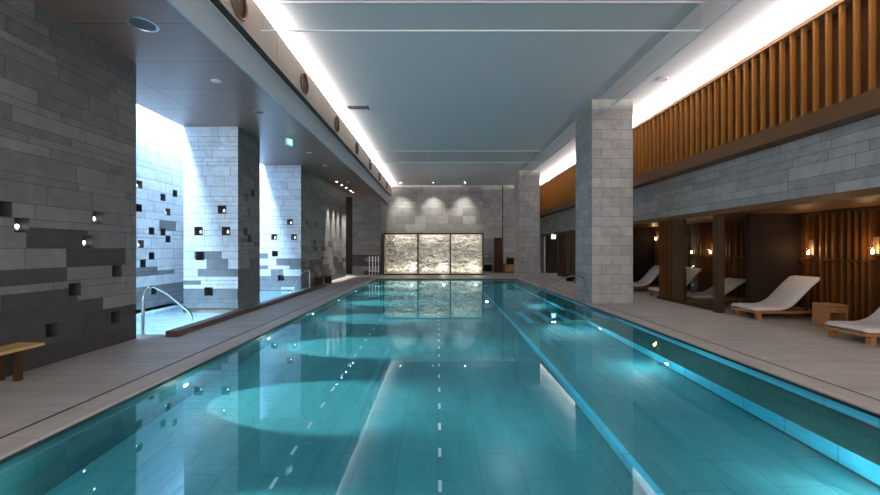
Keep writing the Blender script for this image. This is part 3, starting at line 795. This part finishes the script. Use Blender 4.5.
def make_lounger(lift):
    t = thing('sun_lounger', '', 'lounger')
    mt, pts = mattress_mesh(lift)
    mt.build('mattress', M['fabric'], t, smooth=True)
    f = MB(); f.box(.02, -.39, .155, 1.80, -.33, .215); f.box(.02, .33, .155, 1.80, .39, .215); f.box(.02, -.33, .155, .08, .33, .215); f.box(1.74, -.33, .155, 1.80, .33, .215)
    for k in range(9): f.box(.12+k*.18, -.33, .175, .24+k*.18, .33, .205)
    f.build('frame', M['teak'], t, bevel=.008)
    for x in (.10, 1.58):
        for y in (-.39, .29): MB().box(x, y, 0, x+.10, y+.10, .156).build('leg', M['teak'], t, bevel=.006)
    b = MB()
    tip = pts[-2]; mid = pts[int(len(pts)*.55)]
    for y in (-.36, .30):
        d = .065
        b.ring([[(mid[0], y, mid[1]-d-.03), (mid[0], y+.05, mid[1]-d-.03), (mid[0], y+.05, mid[1]-d), (mid[0], y, mid[1]-d)],
                [(tip[0], y, tip[1]-d-.03), (tip[0], y+.05, tip[1]-d-.03), (tip[0], y+.05, tip[1]-d), (tip[0], y, tip[1]-d)]])
        b.ring([[(tip[0]-.28, y+.01, .2), (tip[0]-.24, y+.01, .2), (tip[0]-.24, y+.04, .2), (tip[0]-.28, y+.04, .2)],
                [(tip[0]-.20, y+.01, tip[1]-.22), (tip[0]-.16, y+.01, tip[1]-.22), (tip[0]-.16, y+.04, tip[1]-.22), (tip[0]-.20, y+.04, tip[1]-.22)]])
    for k in range(5):
        q = pts[int(len(pts)*(.58+.085*k))]
        b.box(q[0]-.03, -.34, q[1]-.095, q[0]+.03, .34, q[1]-.07)
    b.build('backrest_frame', M['trim'], t)
    return t
hi = make_lounger(math.radians(46)); lo = make_lounger(math.radians(30))
loungers = [(hi, 7.78, 10.0, 0, 'reclined grey cushioned lounger before the slatted lining, seen whole'),
            (None, 7.72, 7.43, 0, 'nearest grey lounger beside the low side table, cut by the right frame edge'),
            (lo, 7.88, 12.4, 0, 'low reclined lounger behind the timber post'),
            (None, 7.86, 14.25, 0, 'lounger with a steep backrest seen through the glazed cabana front'),
            (None, 7.85, 16.4, 0, 'farthest lounger, just right of the large column')]
for src, x, y, rz, lab in loungers:
    o = src if src else copy_tree(hi)
    o.location = (x, y, 0); o.scale = (.91 if y > 11 else 1, 1, 1); tag(o, lab, 'lounger', 'sun loungers in the cabanas')
# side table
t = thing('side_table', 'small boxy wooden side table between the two nearest loungers', 'side table', (8.96, 8.92, 0))
w_ = .21
MB().box(-w_, -w_, .45, w_, w_, .50).build('top', M['teak'], t, bevel=.005)
MB().box(-w_, -w_+.01, 0, -w_+.03, w_-.01, .45).build('side_panel', M['teak'], t, bevel=.003)
MB().box(w_-.03, -w_+.01, 0, w_, w_-.01, .45).build('side_panel', M['teak'], t, bevel=.003)
MB().box(-w_+.03, w_-.03, .03, w_-.03, w_-.01, .45).build('back_panel', M['trim'], t)
MB().box(-w_+.03, -w_+.02, .05, w_-.03, w_-.03, .08).build('shelf', M['teak'], t)
dr = MB().box(-w_+.035, -w_+.005, .32, w_-.035, -w_+.025, .44).build('drawer', M['teak'], t, bevel=.003)
MB().box(-.05, -w_-.005, .37, .05, -w_+.005, .385).build('handle', M['black'], dr)

# wall lanterns
def make_lantern():
    t = thing('wall_lantern', '', 'wall lamp')
    MB().box(.02, -.06, -.20, .05, .06, .22).build('back_plate', M['bronze'], t, bevel=.004)
    MB().box(-.12, -.05, -.17, .02, .05, -.155).build('shelf', M['bronze'], t)
    MB().lathe([(.055, -.155), (.058, -.15), (.058, .12), (.055, .12)], (-.06, 0, 0), k=20).build('glass_shade', M['pane'], t, smooth=True)
    MB().lathe([(.010, -.155), (.02, -.14), (.024, -.11), (.014, -.07), (.004, -.05)], (-.06, 0, 0), k=14).build('bulb', M['bulb'], t, smooth=True)
    return t
lan = make_lantern()
ll = [(8.52, 1.80, 'glass wall lantern at the right edge of the frame above the nearest lounger'),
      (10.0, 1.76, 'glowing glass wall lantern above the fully visible lounger'),
      (13.6, 1.74, 'brighter glass wall lantern seen through the glazed cabana front'),
      (15.25, 1.78, 'dimmer glass wall lantern at the left of the glazed cabana')]
ll = ll[:3]+[(17.0, 2.3, 'small glass wall lantern beside the far slatted screen, right of the large column')]+[(14.6, 1.74, ll[3][2])]
for i, (y, z, lab) in enumerate(ll):
    o = lan if i == 0 else copy_tree(lan)
    o.location = (XC-.05, y, z); tag(o, lab, 'wall lamp', 'wall lanterns in the cabanas')
    point('lantern_light', (XC-.17, y, z-.02), (8, 8, 7, 4, 2.5)[i], (1, .58, .24), .05)
    if i < 3:
        spot('lantern_uplight', (XC-.2, y, z+.18), (XC-.6, y, ZA), (12, 11, 6)[i], (1, .62, .28), 110, .8, .04)

# ---------------------------------------------------------------- handrails
def bend(pts, r=.12, n=6):
    pts = [Vector(p) for p in pts]; out = [pts[0]]
    for i in range(1, len(pts)-1):
        a, b, c = pts[i-1], pts[i], pts[i+1]
        rr = min(r, (a-b).length*.45, (c-b).length*.45)
        p, q = b+(a-b).normalized()*rr, b+(c-b).normalized()*rr
        for k in range(n+1):
            t_ = k/n; out.append(p*(1-t_)**2+b*2*t_*(1-t_)+q*t_**2)
    out.append(pts[-1]); return out
t = thing('pool_handrail', 'polished steel handrail arching from the stair into the pool beside the large column', 'handrail', (4.5, 12.0, 0))
p = bend([(4.5, 12.0, -.36), (4.5, 12.0, .90), (4.1, 12.0, .93), (3.5, 12.0, .72), (1.75, 12.0, -.46), (1.75, 12.0, -.8)], .16)
part(MB().tube(p, .021), 'rail', M['gunmetal'], t, smooth=True)
part(MB().lathe([(.05, -.34), (.05, -.32), (.02, -.31)], (4.5, 12.0, 0), k=16), 'base_flange', M['steel'], t, smooth=True)
def bath_rail(x, y, label, s=1):
    t = thing('bath_handrail', label, 'handrail', (x, y, 0))
    p = bend([(0, 0, 0), (0, 0, .80), (.03, .18, 1.0), (.10, .55, .80), (.28, 1.12, .25), (.30, 1.2, -.3)], .14)
    MB().tube(p, .03).build('rail', M['chrome'], t, smooth=True)
    MB().lathe([(.055, 0), (.055, .02), (.03, .03)], k=16).build('base_flange', M['chrome'], t, smooth=True)
bath_rail(-6.03, 7.97, 'polished steel handrail curving into the bath pool at the near wall end')
t = thing('bath_handrail', 'slim steel handrail at the far end of the bath pool', 'handrail', (-5.62, 16.3, 0))
MB().tube(bend([(.1, .5, .0), (.1, .45, .85), (0, -.1, .8), (-.25, -.9, -.1)], .12), .022).build('rail', M['chrome'], t, smooth=True)
MB().lathe([(.05, 0), (.05, .02), (.03, .03)], (.1, .5, 0), k=16).build('base_flange', M['chrome'], t, smooth=True)

# ---------------------------------------------------------------- benches
t = thing('wall_bench', 'light wooden bench against the near dark stone wall', 'bench', (-5.7, 4.2, 0))
MB().box(-.19, -1.6, .40, .18, 1.28, .44).build('seat', M['teaklight'], t, bevel=.006)
for y, x in ((-1.2, -.16), (-1.2, .08), (.95, -.16), (.95, .08)): MB().box(x, y, 0, x+.07, y+.07, .40).build('leg', M['trim'], t, bevel=.004)
MB().box(-.155, -1.13, .10, -.10, .95, .16).build('stretcher', M['trim'], t)
t = thing('low_bench', 'low dark wooden bench at the far end of the left kerb', 'bench', (-5.62, 19.2, 0))
MB().box(-.2, -.9, .34, .2, .9, .40).build('seat', M['trim'], t, bevel=.006)
for y in (-.8, .72): MB().box(-.18, y, 0, .18, y+.08, .34).build('leg', M['trim'], t)
t = thing('low_bench', 'dark low bench on the right deck before the walnut doors', 'bench', (7.2, 20.6, 0))
MB().box(-.25, -.8, .30, .25, .8, .36).build('seat', M['darkwood'], t, bevel=.006)
for y in (-.7, .62): MB().box(-.2, y, 0, .2, y+.08, .30).build('leg', M['darkwood'], t)
# cabinet near the far column, items at the doorway
t = thing('towel_cabinet', 'wooden towel cabinet with dark top boxes beside the far doorway', 'cabinet', (5.3, 28.9, 0))
MB().box(-.38, -.25, .08, .38, .25, .62).build('body', M['teak'], t, bevel=.006)
MB().box(-.36, -.23, 0, .36, .23, .08).build('plinth', M['black'], t)
for x in (-.36, .01): 
    d = MB().box(x, -.27, .12, x+.35, -.251, .58).build('door', M['teak'], t, bevel=.004)
    MB().box(x+.14, -.285, .5, x+.21, -.27, .515).build('handle', M['black'], d)
t = thing('storage_box', 'dark square box standing on the wooden towel cabinet', 'box', (5.4, 28.9, .62))
MB().box(-.3, -.2, 0, .28, .2, .45).build('body', M['darkwood'], t, bevel=.01)
MB().box(-.31, -.21, .45, .29, .21, .49).build('lid', M['black'], t, bevel=.005)
t = thing('reception_desk', 'low dark desk inside the far doorway', 'desk', (3.95, 30.6, 0))
MB().box(-.35, -.2, 0, .25, .2, .55).build('body', M['darkwood'], t, bevel=.01)
MB().box(-.38, -.23, .55, .28, .23, .6).build('desk_top', M['edge'], t, bevel=.005)
t = thing('wall_panel', 'dark framed picture on the corridor wall beyond the far doorway', 'picture', (4.0, 32.44, 1.15))
MB().box(-.3, 0, -.2, .3, .03, .2).build('frame', M['black'], t)
MB().box(-.24, -.006, -.14, .24, 0, .14).build('print', M['fascia'], t)
# steel towel stand at the far left corner
t = thing('towel_stand', 'steel stand with upright bars and a dark top at the far left pool corner', 'stand', (-4.2, 25.6, 0))
for x in (-.3, -.1, .1, .3): MB().tube([(x, 0, 0), (x, 0, 1.28)], .022).build('upright', M['chrome'], t, smooth=True)
MB().box(-.34, -.12, 1.28, .34, .12, 1.36).build('top', M['black'], t, bevel=.008)
MB().box(-.32, -.10, .28, .32, .10, .31).build('shelf', M['steel'], t)
# floor drain on the right deck
t = thing('floor_drain', 'small dark drain grate in the right deck near the large column', 'drain', (5.22, 9.93, .0))
MB().box(-.11, -.04, 0, .11, .04, .004).build('frame', M['steel'], t)
a = MB()
for k in range(6): a.box(-.10+k*.034, -.03, .004, -.08+k*.034, .03, .007)
a.build('grate', M['black'], t)

# ---------------------------------------------------------------- underwater lamps, plus added bare fill points
def make_pl():
    t = thing('pool_lamp', '', 'pool light')
    MB().lathe([(.09, 0), (.09, .012), (.065, .02), (.06, .012)], (0,0,0), 'x', 20).build('rim', M['chrome'], t, smooth=True)
    MB().lathe([(.058, .006), (.05, .016), (.004, .02)], (0,0,0), 'x', 20).build('lens', M['poolglow'], t, smooth=True)
    return t
pl = make_pl(); n = 0
PC = (.85, .98, 1.0)
for i, y in enumerate((3.0, 5.7, 8.5, 11.5, 14.5, 17.5, 20.5)):
    o = pl if n == 0 else copy_tree(pl); n += 1
    o.location = (XL, y, -.62); tag(o, 'round underwater lamp in the left pool wall, '+('nearest', 'second', 'third', 'fourth', 'fifth', 'sixth', 'farthest')[i]+' along', 'pool light', 'underwater lamps in the left pool wall')
    spot('pool_spot', (XL+.06, y, -.60), (XL+1.0, y, LF), 3400, (.9, 1, 1), 58, 1, 0)
    point('pool_fill', (XL+.35, y, -.5), 11, PC, 0)  # added point without a fixture, brightens the pool
for i, y in enumerate((3.4, 6.8, 9.6)):
    o = copy_tree(pl); o.location = (XBn, y, -.72); o.rotation_euler = (0, 0, PI)
    tag(o, 'round underwater lamp in the blue bench riser, '+('nearest', 'middle', 'farthest')[i]+' of three', 'pool light', 'underwater lamps in the bench riser')
    spot('pool_spot', (XBn-.06, y, -.70), (XBn-1.6, y, SF), 22 if i < 2 else 50, (.9, 1, 1), 80, .6, 0)
    point('pool_fill', (XBn-.45, y, -.45), 11, PC, 0)
for y in (13.5, 17, 20.5): point('pool_fill', (3.4, y, -.5), 11, PC, 0)
for y in (1.5, 5, 8.5, 12, 15.5, 19, 22): point('pool_fill', (.9, y, -.35), 11, PC, 0)
o = copy_tree(pl); o.location = (3.1, SY0, -.72); o.rotation_euler = (0, 0, -PI/2)
tag(o, 'round underwater lamp in the front of the pool stair', 'pool light')
spot('pool_spot', (3.1, SY0-.06, -.7), (3.1, SY0-1.4, SF), 60, (.9, 1, 1), 80, .6, 0)
for y in (9.2, 10.8, 14.2, 16.5): point('bath_fill', (-6.6, y, -.3), 80, (.75, .9, 1), 0)  # added points without fixtures, brighten the bath and its alcoves
